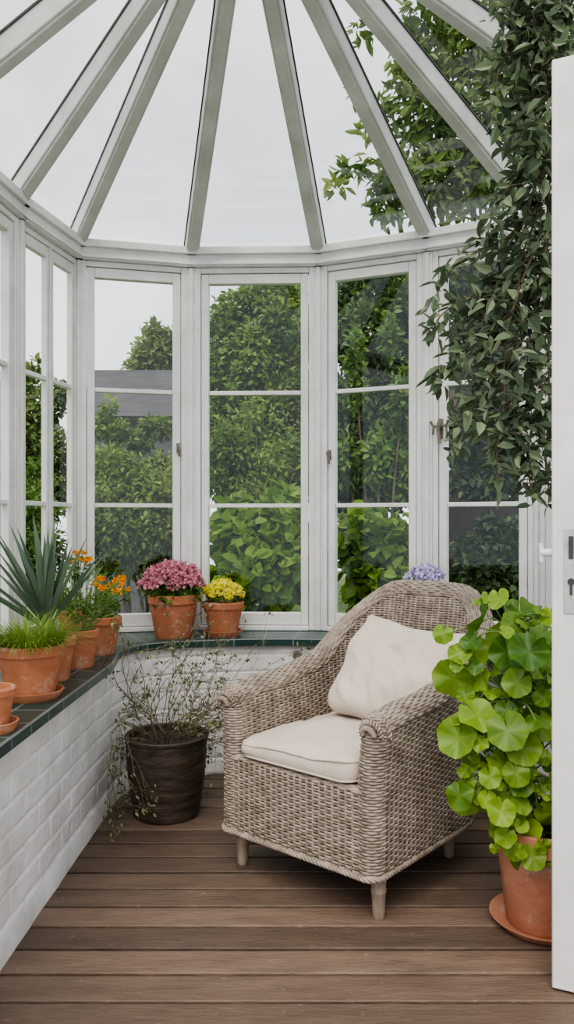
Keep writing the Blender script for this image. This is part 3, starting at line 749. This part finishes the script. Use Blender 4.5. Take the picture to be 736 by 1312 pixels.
# lilac
r_, o_, zs = potted('potted_lilac_flowers', 'terracotta pot of pale lilac flowers behind the armchair back', .655, 3.74, SZ, .085, .06, .16, M['terra'], GP)
heads(r_, o_, (.66, 3.735, zs + .165), .055, 11, .042, 90, M['lilac'], .9)
blob_leaves('foliage', [(.655, 3.74, zs + .07, .085, .085, .07)], 200, .06, .04, M['l_mid'], r_, o_, zmin=zs)
# big dark pot with wiry plant
bx_, by_ = -.515, 3.34
r_, o_, zs = potted('potted_wiry_shrub', 'dark glazed floor pot with a tangle of wiry small leaved twigs', bx_, by_, 0, .172, .138, .345, M['darkpot'], plain=True)
tw = MB(); LPs = []; LDs = []
def grow(p, d, length, seg, rad, depth, droop):
    pts = [p.copy()]
    for k in range(seg):
        d = (d + Vector((random.gauss(0, .20), random.gauss(0, .20), random.gauss(0, .18) - droop))).normalized(); p = p + d * length / seg
        if p.x < -.72: p.x = -.72; d.x = abs(d.x) * .3
        if p.x > -.26 and p.y < 3.3: p.x = -.26
        if p.y > 3.66: p.y = 3.66; d.y = -abs(d.y) * .3
        if p.z < .05: p.z = .05
        pts.append(p.copy())
        if depth < 2 and k > 0 and random.random() < .42:
            grow(p, (d + Vector((random.gauss(0, .7), random.gauss(0, .7), random.gauss(.1, .5)))).normalized(), length * random.uniform(.25, .5), max(3, seg // 2), rad * .6, depth + 1, droop * .6)
        for _ in range(1 if depth == 0 else 2):
            if random.random() < .5: LPs.append(tuple(p + Vector((random.gauss(0, .008), random.gauss(0, .008), random.gauss(0, .008))))); LDs.append(tuple(d + Vector((random.gauss(0, .6), random.gauss(0, .6), random.gauss(0, .6)))))
    tw.tube(pts, [rad * (1 - .6 * i / seg) for i in range(seg + 1)], 4)
for k in range(54):
    a = random.uniform(0, 2 * math.pi); e = random.uniform(.1, 1.2); q = random.uniform(.02, .12)
    front_ = math.sin(a) < -.3
    if front_: e = max(e, .75)
    left_ = math.cos(a) < -.5
    d = Vector((math.cos(a) * math.cos(e) * 1.2, math.sin(a) * math.cos(e) * .7, math.sin(e)))
    grow(Vector((bx_ + math.cos(a) * q, by_ + math.sin(a) * q, zs)), d, random.uniform(.34, .70), 9, .0022, 0, random.choice([.08, .16, .26]) if left_ else random.choice([.01, .03, .07]))
tw.build('twigs', M['twig'], r_, o_, sharp=180)
n = len(LPs); s_ = .6 + .8 * rng.random(n)
leaf_obj('foliage', LPs, LDs, rng.normal(size=(n, 3)) + [0, 0, .8], .018 * s_, .0085 * s_, rng.random(n), M['l_wire'], r_, o_)

# pelargonium at right
px_, py_ = .80, 2.43
saucer(px_, py_, 0, .165, M['terra2'], 'wide terracotta saucer on the deck under the round leaved plant', None)
r_, o_, zs = potted('potted_pelargonium', 'tall terracotta floor pot overflowing with big round bright green leaves', px_, py_, .008, .155, .115, .31, M['terra2'])
blobs = [(640, 790, 2.42, 30), (662, 845, 2.40, 50), (615, 925, 2.38, 44), (650, 950, 2.36, 56), (686, 810, 2.44, 36), (635, 1000, 2.36, 48), (675, 1030, 2.36, 42), (690, 900, 2.42, 48), (660, 1070, 2.33, 32), (600, 850, 2.40, 28), (692, 1092, 2.31, 26)]
BL = [(*at(a, b, Y), rpx * Y / 1000, rpx * Y / 1000 * .8, rpx * Y / 1000) for a, b, Y, rpx in blobs]
lf = MB(); pe = MB()
core = [Vector((px_, py_, zs)), Vector((px_ - .06, py_ - .02, .5)), Vector((px_ - .1, py_ - .02, .75)), Vector((px_ - .1, py_, .95))]
P, dd = blob_pts(BL, 2800, .65)
stray = [at(568, 812, 2.38), at(590, 838, 2.38), at(640, 768, 2.4), at(655, 775, 2.4), at(605, 822, 2.38), at(628, 782, 2.4)]
P = np.concatenate([np.array([tuple(q) for q in stray]), P]); dd = np.concatenate([np.tile([[-.5, -.5, .6]], (len(stray), 1)), dd])
placed = []
for pi_, (p, d) in enumerate(zip(P, dd)):
    p = Vector(p)
    if p.y < 2.19: p.y = 2.19 + random.random() * .04
    if p.z < .17 or (p.y > 2.42 and random.random() < .5): continue
    rad = random.choice([.020, .028, .036, .043, .050, .056, .062, .066]) * random.uniform(.92, 1.08)
    if pi_ < len(stray): rad = random.uniform(.028, .044)
    if p.z < .5: rad *= .82
    if any((p - q).length < (rad + r2) * .64 for q, r2 in placed): continue
    placed.append((p, rad))
    nrm = (Vector(d) * .55 + Vector((-.12, -.60, .62)) + Vector([random.gauss(0, .42) for _ in range(3)])).normalized()
    down = Vector((random.gauss(0, .7), random.gauss(0, .3), -1)); tx = (down - nrm * down.dot(nrm)).normalized(); ty = nrm.cross(tx)
    cup = random.uniform(-.28, .38); K = 45; wavp = random.uniform(0, 6); wa = random.uniform(.10, .22); lob = random.choice([5, 7])
    vs = [p]; tint = min(1, max(0, random.gauss(.40, .24) + .35 * (.60 - p.z) - .2 * (p.x - .66)))
    tl = [max(0, tint + .1)]
    for fr, zf in ((.3, .06), (.6, .35), (.86, .8), (1, 1)):
        for k in range(K):
            a = math.pi + (k - (K - 1) / 2) / (K - 1) * (2 * math.pi - .10)
            notch = 1 - (.45 * math.exp(-((math.pi - abs(a - math.pi)) / .15) ** 2) if fr > .5 else 0)
            sc = (1 + .035 * math.cos(a * lob) + .022 * math.cos(a * lob * 3)) * notch if fr > .8 else notch
            vein = abs(math.cos(a * lob / 2))
            vs.append(p + tx * (-math.cos(a) * rad * fr * sc) + ty * (math.sin(a) * rad * fr * sc) + nrm * (cup * rad * zf + wa * rad * math.cos(a * 4 + wavp) * fr * fr - .05 * rad * vein ** 6 * fr))
            tl.append(min(1, max(0, tint + .24 * (vein ** 14) * (1.1 - fr * .6) + (.05 if fr > .8 else -.03))))
    fs = [(0, 1 + k, 2 + k) for k in range(K - 1)]
    for rg in range(3): fs += [(1 + rg * K + k, 1 + (rg + 1) * K + k, 2 + (rg + 1) * K + k, 2 + rg * K + k) for k in range(K - 1)]
    lf.add(vs, fs, 0, tl)
    c = min(core, key=lambda q: (q - p).length)
    pe.tube(catmull([c + Vector((random.gauss(0, .015), random.gauss(0, .015), -.05)), c.lerp(p, .6) - Vector((0, 0, .0)), p - nrm * .004], 4), .0026, 5)
    if len(placed) > 190: break
pe.tube(catmull(core, 6), .011, 8)
for sx in (-.05, .05): pe.tube(catmull([Vector((px_ + sx, py_, zs - .01)), Vector((px_ + sx * 1.4, py_ - .02, .5)), Vector((px_ - .06 + sx * 2, py_, .85))], 6), .008, 7)
pe.build('stems', M['stemgreen'], r_, o_, sharp=180)
lf.build('foliage', M['l_pel'], r_, o_, sharp=180)

# hanging vine
st = MB(); VPs = []; VDs = []
A = lambda *q: [at(*p) for p in q]
paths = [(A((715, -120, 2.42), (702, 0, 2.42), (692, 90, 2.45), (684, 170, 2.5), (692, 250, 2.55), (672, 320, 2.55), (636, 400, 2.5), (612, 470, 2.48), (616, 530, 2.48)), 220, .042),
         (A((725, -100, 2.46), (715, 100, 2.46), (704, 250, 2.5), (694, 350, 2.52), (684, 440, 2.52), (674, 520, 2.5), (660, 590, 2.5)), 290, .050),
         (A((694, 300, 2.5), (666, 370, 2.46), (648, 440, 2.45), (646, 520, 2.45), (638, 575, 2.45)), 250, .050),
         (A((694, 250, 2.52), (650, 340, 2.52), (622, 400, 2.5), (598, 430, 2.5)), 200, .040),
         (A((704, 300, 2.5), (688, 380, 2.5), (676, 470, 2.48), (684, 550, 2.48)), 250, .052),
         (A((712, 330, 2.5), (704, 420, 2.5), (704, 520, 2.5), (700, 600, 2.5), (706, 635, 2.5)), 190, .032),
         (A((722, -110, 2.4), (674, -20, 2.4), (658, 40, 2.42), (660, 110, 2.45), (672, 190, 2.48)), 220, .034),
         (A((730, -60, 2.4), (705, 60, 2.4), (702, 160, 2.42), (695, 240, 2.45)), 300, .044),
         (A((735, -80, 2.4), (695, -10, 2.4), (690, 40, 2.4), (700, 100, 2.42)), 230, .046),
         # looser arching sprays
         (A((690, 250, 2.55), (655, 300, 2.55), (608, 324, 2.52), (574, 350, 2.5), (556, 388, 2.5)), 80, .018),
         (A((680, 330, 2.5), (626, 372, 2.5), (590, 387, 2.48), (563, 407, 2.47), (550, 440, 2.46)), 75, .017),
         (A((655, 400, 2.48), (610, 440, 2.46), (580, 464, 2.46), (560, 490, 2.46)), 75, .017),
         (A((645, 470, 2.46), (610, 510, 2.45), (590, 545, 2.45), (586, 585, 2.45)), 55, .016),
         (A((655, 520, 2.46), (638, 570, 2.45), (636, 625, 2.45)), 60, .018),
         (A((684, 540, 2.48), (676, 590, 2.47), (684, 640, 2.47)), 56, .018),
         (A((690, 200, 2.5), (655, 235, 2.5), (630, 280, 2.48), (624, 318, 2.48)), 60, .018),
         (A((690, 60, 2.42), (652, 70, 2.42), (636, 105, 2.42), (634, 150, 2.42)), 54, .018)]
for pth, n, sp in paths:
    cp = catmull(pth, 8); st.tube(cp, [.0055 - .004 * i / len(cp) for i in range(len(cp))], 5)
    for k in range(int(n)):
        i = random.randrange(len(cp) - 1); p = cp[i].lerp(cp[i + 1], random.random()); d = (cp[i + 1] - cp[i]).normalized()
        o = Vector((random.gauss(0, sp), random.gauss(0, sp * .8), random.gauss(0, sp * .7)))
        q = p + o; VPs.append(tuple(q)); VDs.append(tuple(d * .4 + o.normalized() * .5 + Vector((random.gauss(0, .6), random.gauss(0, .6), random.gauss(.05, .5)))))
        if o.length > .03 and random.random() < .35: st.tube([p, p.lerp(q, .6) + Vector((0, 0, .006)), q], .0014, 4)
vine = thing('hanging_vine', at(715, -120, 2.42), 'grey green climbing vine hanging down from the roof at right', 'vine')
vo = vine.location.copy()
st.build('stems', M['twig'], vine, vo, sharp=180)
n = len(VPs); s_ = .5 + .7 * rng.random(n)
leaf_obj('foliage', VPs, VDs, rng.normal(size=(n, 3)) * .55 + [0, -.35, .8], .058 * s_, .027 * s_, np.clip(rng.normal(.47, .28, n), 0, 1), M['l_vine'], vine, vo, fold=.25, droop=.25)

# vent cap on wall
i = int(np.argmin(abs(VP[:, 0] - .055) + 10 * (VP[:, 1] < 3))); nv = Vector(VN[i]); c = Vector(VP[i]) + nv * .006; c.z = .585
mb = MB(); mb.lathe([(0, 0), (.022, 0), (.024, .006), (.02, .012), (.012, .014), (.010, .009), (0, .009)], (0, 0, 0), 24)
q = nv.to_track_quat('Z', 'Y'); mb.v = [tuple(c + q @ Vector(v)) for v in mb.v]
tag(mb.build('vent_cap', M['brass'], None, c), 'small round metal cap on the brick wall left of the armchair', 'vent cap')

# ------------------------------------------------------------------ garden
G0 = -.15
def tree(name, label, x, y, blobs, n, L, Wd, mat, group=None, cat='tree', trunk=None, r=.07, inner=.5, hang=.2):
    root = thing(name, (x, y, G0), label, cat, group); org = Vector((x, y, G0))
    blob_leaves('foliage', blobs, n, L, Wd, M[mat], root, org, inner, hang=hang, zmin=G0 + .05)
    mb = MB()
    for b in (trunk or blobs[:4]):
        e = Vector(b[:3]); s = Vector((x + (e.x - x) * .1, y + (e.y - y) * .1, G0)); mb.tube(catmull([s, s.lerp(e, .5) + Vector((random.gauss(0, .06), random.gauss(0, .06), .1)), e], 5), [r * (1 - .7 * i / 10) for i in range(11)], 7)
    mb.build('trunk', M['bark'], root, org, sharp=180)
    return root
def B(px, py, Y, r, ry=None, rz=None): p = at(px, py, Y); k = Y / 1000; return (p.x, p.y, p.z, r * k, (ry or r) * k, (rz or r) * k)
GT = 'trees and shrubs outside the windows'
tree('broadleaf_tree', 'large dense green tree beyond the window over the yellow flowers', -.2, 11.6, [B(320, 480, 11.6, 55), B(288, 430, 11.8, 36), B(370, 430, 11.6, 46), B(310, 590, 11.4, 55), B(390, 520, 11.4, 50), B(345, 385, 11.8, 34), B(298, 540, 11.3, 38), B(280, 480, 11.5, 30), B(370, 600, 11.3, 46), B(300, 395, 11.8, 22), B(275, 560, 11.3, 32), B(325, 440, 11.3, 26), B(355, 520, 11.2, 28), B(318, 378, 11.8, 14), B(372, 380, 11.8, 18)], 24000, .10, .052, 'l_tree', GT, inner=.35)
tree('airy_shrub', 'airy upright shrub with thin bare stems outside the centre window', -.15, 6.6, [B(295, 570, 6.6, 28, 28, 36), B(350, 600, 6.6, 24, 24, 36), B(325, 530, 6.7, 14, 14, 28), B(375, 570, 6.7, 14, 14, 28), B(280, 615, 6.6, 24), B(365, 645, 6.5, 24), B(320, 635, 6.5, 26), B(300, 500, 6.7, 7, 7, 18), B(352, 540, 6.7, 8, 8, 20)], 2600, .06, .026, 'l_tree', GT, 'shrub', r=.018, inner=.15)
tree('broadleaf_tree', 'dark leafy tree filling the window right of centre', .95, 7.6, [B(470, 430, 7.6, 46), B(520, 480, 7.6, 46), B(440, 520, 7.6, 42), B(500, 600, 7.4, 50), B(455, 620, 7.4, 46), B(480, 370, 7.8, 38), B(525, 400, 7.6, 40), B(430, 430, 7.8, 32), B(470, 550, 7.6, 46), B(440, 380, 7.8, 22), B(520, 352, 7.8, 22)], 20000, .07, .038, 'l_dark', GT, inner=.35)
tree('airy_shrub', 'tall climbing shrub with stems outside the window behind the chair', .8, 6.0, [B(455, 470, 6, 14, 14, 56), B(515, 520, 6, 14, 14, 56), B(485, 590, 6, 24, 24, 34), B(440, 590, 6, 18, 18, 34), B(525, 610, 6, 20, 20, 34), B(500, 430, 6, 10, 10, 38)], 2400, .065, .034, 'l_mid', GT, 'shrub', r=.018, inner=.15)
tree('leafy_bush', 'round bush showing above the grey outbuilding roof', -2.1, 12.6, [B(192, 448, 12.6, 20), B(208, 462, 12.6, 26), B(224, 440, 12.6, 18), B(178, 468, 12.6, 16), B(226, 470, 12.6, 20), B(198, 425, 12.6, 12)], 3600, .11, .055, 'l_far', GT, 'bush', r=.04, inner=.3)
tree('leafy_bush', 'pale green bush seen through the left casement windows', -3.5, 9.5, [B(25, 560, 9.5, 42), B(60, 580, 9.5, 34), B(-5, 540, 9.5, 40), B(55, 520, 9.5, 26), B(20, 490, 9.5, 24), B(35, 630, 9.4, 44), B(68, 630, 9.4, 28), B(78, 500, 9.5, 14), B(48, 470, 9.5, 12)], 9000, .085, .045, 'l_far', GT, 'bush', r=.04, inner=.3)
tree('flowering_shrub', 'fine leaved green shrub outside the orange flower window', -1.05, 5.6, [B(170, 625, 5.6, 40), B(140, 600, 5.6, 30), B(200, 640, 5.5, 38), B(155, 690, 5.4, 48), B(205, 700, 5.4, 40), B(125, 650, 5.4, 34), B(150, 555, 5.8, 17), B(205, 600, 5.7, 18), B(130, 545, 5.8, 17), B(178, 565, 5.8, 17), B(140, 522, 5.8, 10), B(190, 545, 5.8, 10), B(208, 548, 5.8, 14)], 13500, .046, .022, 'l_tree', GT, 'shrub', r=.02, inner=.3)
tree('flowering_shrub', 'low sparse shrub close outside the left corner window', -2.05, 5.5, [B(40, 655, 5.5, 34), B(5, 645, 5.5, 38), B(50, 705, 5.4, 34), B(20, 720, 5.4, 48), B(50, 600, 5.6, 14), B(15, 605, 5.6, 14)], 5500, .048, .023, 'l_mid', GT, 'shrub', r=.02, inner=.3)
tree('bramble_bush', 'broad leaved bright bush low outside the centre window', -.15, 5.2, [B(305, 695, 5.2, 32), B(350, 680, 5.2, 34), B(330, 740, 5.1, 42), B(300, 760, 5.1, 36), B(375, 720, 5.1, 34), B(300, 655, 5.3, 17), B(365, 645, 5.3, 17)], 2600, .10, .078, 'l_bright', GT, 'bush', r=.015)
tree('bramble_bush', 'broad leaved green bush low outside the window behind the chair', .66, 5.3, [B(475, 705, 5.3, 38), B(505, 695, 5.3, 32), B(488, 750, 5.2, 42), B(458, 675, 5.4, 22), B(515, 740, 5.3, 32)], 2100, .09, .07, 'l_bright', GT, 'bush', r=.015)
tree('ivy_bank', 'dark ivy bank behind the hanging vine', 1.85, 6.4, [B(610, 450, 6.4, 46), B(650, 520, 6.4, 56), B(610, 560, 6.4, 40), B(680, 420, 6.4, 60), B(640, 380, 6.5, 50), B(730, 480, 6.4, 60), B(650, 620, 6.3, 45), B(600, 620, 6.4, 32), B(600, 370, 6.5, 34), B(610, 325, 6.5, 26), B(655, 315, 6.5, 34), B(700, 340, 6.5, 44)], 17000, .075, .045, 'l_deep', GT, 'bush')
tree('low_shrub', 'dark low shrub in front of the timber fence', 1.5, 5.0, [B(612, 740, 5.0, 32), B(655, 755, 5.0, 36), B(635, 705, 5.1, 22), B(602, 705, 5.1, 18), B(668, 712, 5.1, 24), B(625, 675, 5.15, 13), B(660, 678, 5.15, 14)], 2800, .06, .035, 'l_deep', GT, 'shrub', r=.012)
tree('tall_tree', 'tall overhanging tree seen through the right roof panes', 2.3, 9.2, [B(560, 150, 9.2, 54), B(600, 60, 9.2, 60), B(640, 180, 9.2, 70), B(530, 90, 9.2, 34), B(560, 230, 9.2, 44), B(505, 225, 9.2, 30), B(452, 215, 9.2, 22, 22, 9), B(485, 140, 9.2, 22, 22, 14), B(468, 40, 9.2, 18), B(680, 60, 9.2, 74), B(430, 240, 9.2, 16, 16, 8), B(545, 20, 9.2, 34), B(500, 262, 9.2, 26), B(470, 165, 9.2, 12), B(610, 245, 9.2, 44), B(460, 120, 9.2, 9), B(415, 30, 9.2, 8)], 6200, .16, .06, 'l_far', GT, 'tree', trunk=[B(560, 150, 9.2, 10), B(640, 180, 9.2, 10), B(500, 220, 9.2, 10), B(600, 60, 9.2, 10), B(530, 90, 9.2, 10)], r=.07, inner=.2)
tree('hedge', 'distant mixed hedge along the end of the garden', .9, 15, [B(265 + 42 * k, 560 + 20 * math.sin(k * 2), 15, 50, 34, 70) for k in range(0, 13)], 12000, .18, .09, 'l_far', None, 'hedge', r=.05)

shed = thing('outbuilding', (-1.9, 9.4, G0), 'grey slate roofed outbuilding beyond the left windows', 'building')
so = Vector((-1.9, 9.4, G0))
mb = MB(); mb.box(-2.36, -1.22, 9.0, 10.4, G0, 2.5); mb.build('wall', M['greywall'], shed, so)
mb = MB(); mb.obox((-1.77, 9.33, 2.77), ((1, 0, 0), Vector((0, .8, .6)).normalized(), Vector((0, -.6, .8)).normalized()), (.65, .58, .03))
mb.obox((-1.77, 10.2, 2.77), ((1, 0, 0), Vector((0, .8, -.6)).normalized(), Vector((0, .6, .8)).normalized()), (.65, .58, .03)); mb.build('roof', M['slate'], shed, so)
fen = thing('timber_fence', (2.0, 5.6, G0), 'dark timber fence behind the vine covered window', 'fence'); fo = Vector((2.0, 5.6, G0))
mb = MB()
for k in range(22): mb.box(1.16 + k * .1, 1.2595 + k * .1, 5.6, 5.625, G0, 1.36)
mb.build('boards', M['darkfence'], fen, fo)
for xx in (1.2, 2.3, 3.3):
    mb = MB(); mb.box(xx - .05, xx + .05, 5.64, 5.74, G0, 1.42); mb.build('post', M['darkfence'], fen, fo)

# ------------------------------------------------------------------ light, world, camera
wd = bpy.data.worlds.new('overcast_sky'); scene.world = wd; wd.use_nodes = True
nt = wd.node_tree
bg = nt.nodes['Background']
tc = nt.nodes.new('ShaderNodeTexCoord'); nz = nt.nodes.new('ShaderNodeTexNoise'); nz.inputs['Scale'].default_value = 2.6; nz.inputs['Detail'].default_value = 5
rp = nt.nodes.new('ShaderNodeValToRGB')
rp.color_ramp.elements[0].position = .36; rp.color_ramp.elements[0].color = (.64, .69, .755, 1)
rp.color_ramp.elements[1].position = .66; rp.color_ramp.elements[1].color = (.97, .965, .955, 1)
nt.links.new(tc.outputs['Generated'], nz.inputs['Vector']); nt.links.new(nz.outputs[0], rp.inputs[0]); nt.links.new(rp.outputs[0], bg.inputs[0])
bg.inputs[1].default_value = 1.33
sl = bpy.data.lights.new('added_fill_sun', 'SUN'); sl.energy = 2.2; sl.angle = R(45); sl.color = (1, .92, .81)  # wide soft fill added from above and behind the camera to lift the interior
so_ = bpy.data.objects.new('added_fill_sun', sl); COL.objects.link(so_); so_.rotation_euler = (R(34), R(-12), 0)
cam = bpy.data.cameras.new('camera'); co = bpy.data.objects.new('camera', cam); COL.objects.link(co)
cam.sensor_fit = 'VERTICAL'; cam.sensor_height = 36; cam.sensor_width = 36 * 736 / 1312; cam.lens = FPX / 1312 * 36; cam.shift_y = (HY - 656) / 1312
cam.clip_start = .05
co.location = (0, 0, CAMZ); co.rotation_euler = (R(90), 0, 0)
scene.camera = co
scene.view_settings.view_transform = 'AgX'
try: scene.view_settings.look = 'AgX - Medium High Contrast'
except Exception: pass
scene.view_settings.exposure = .40
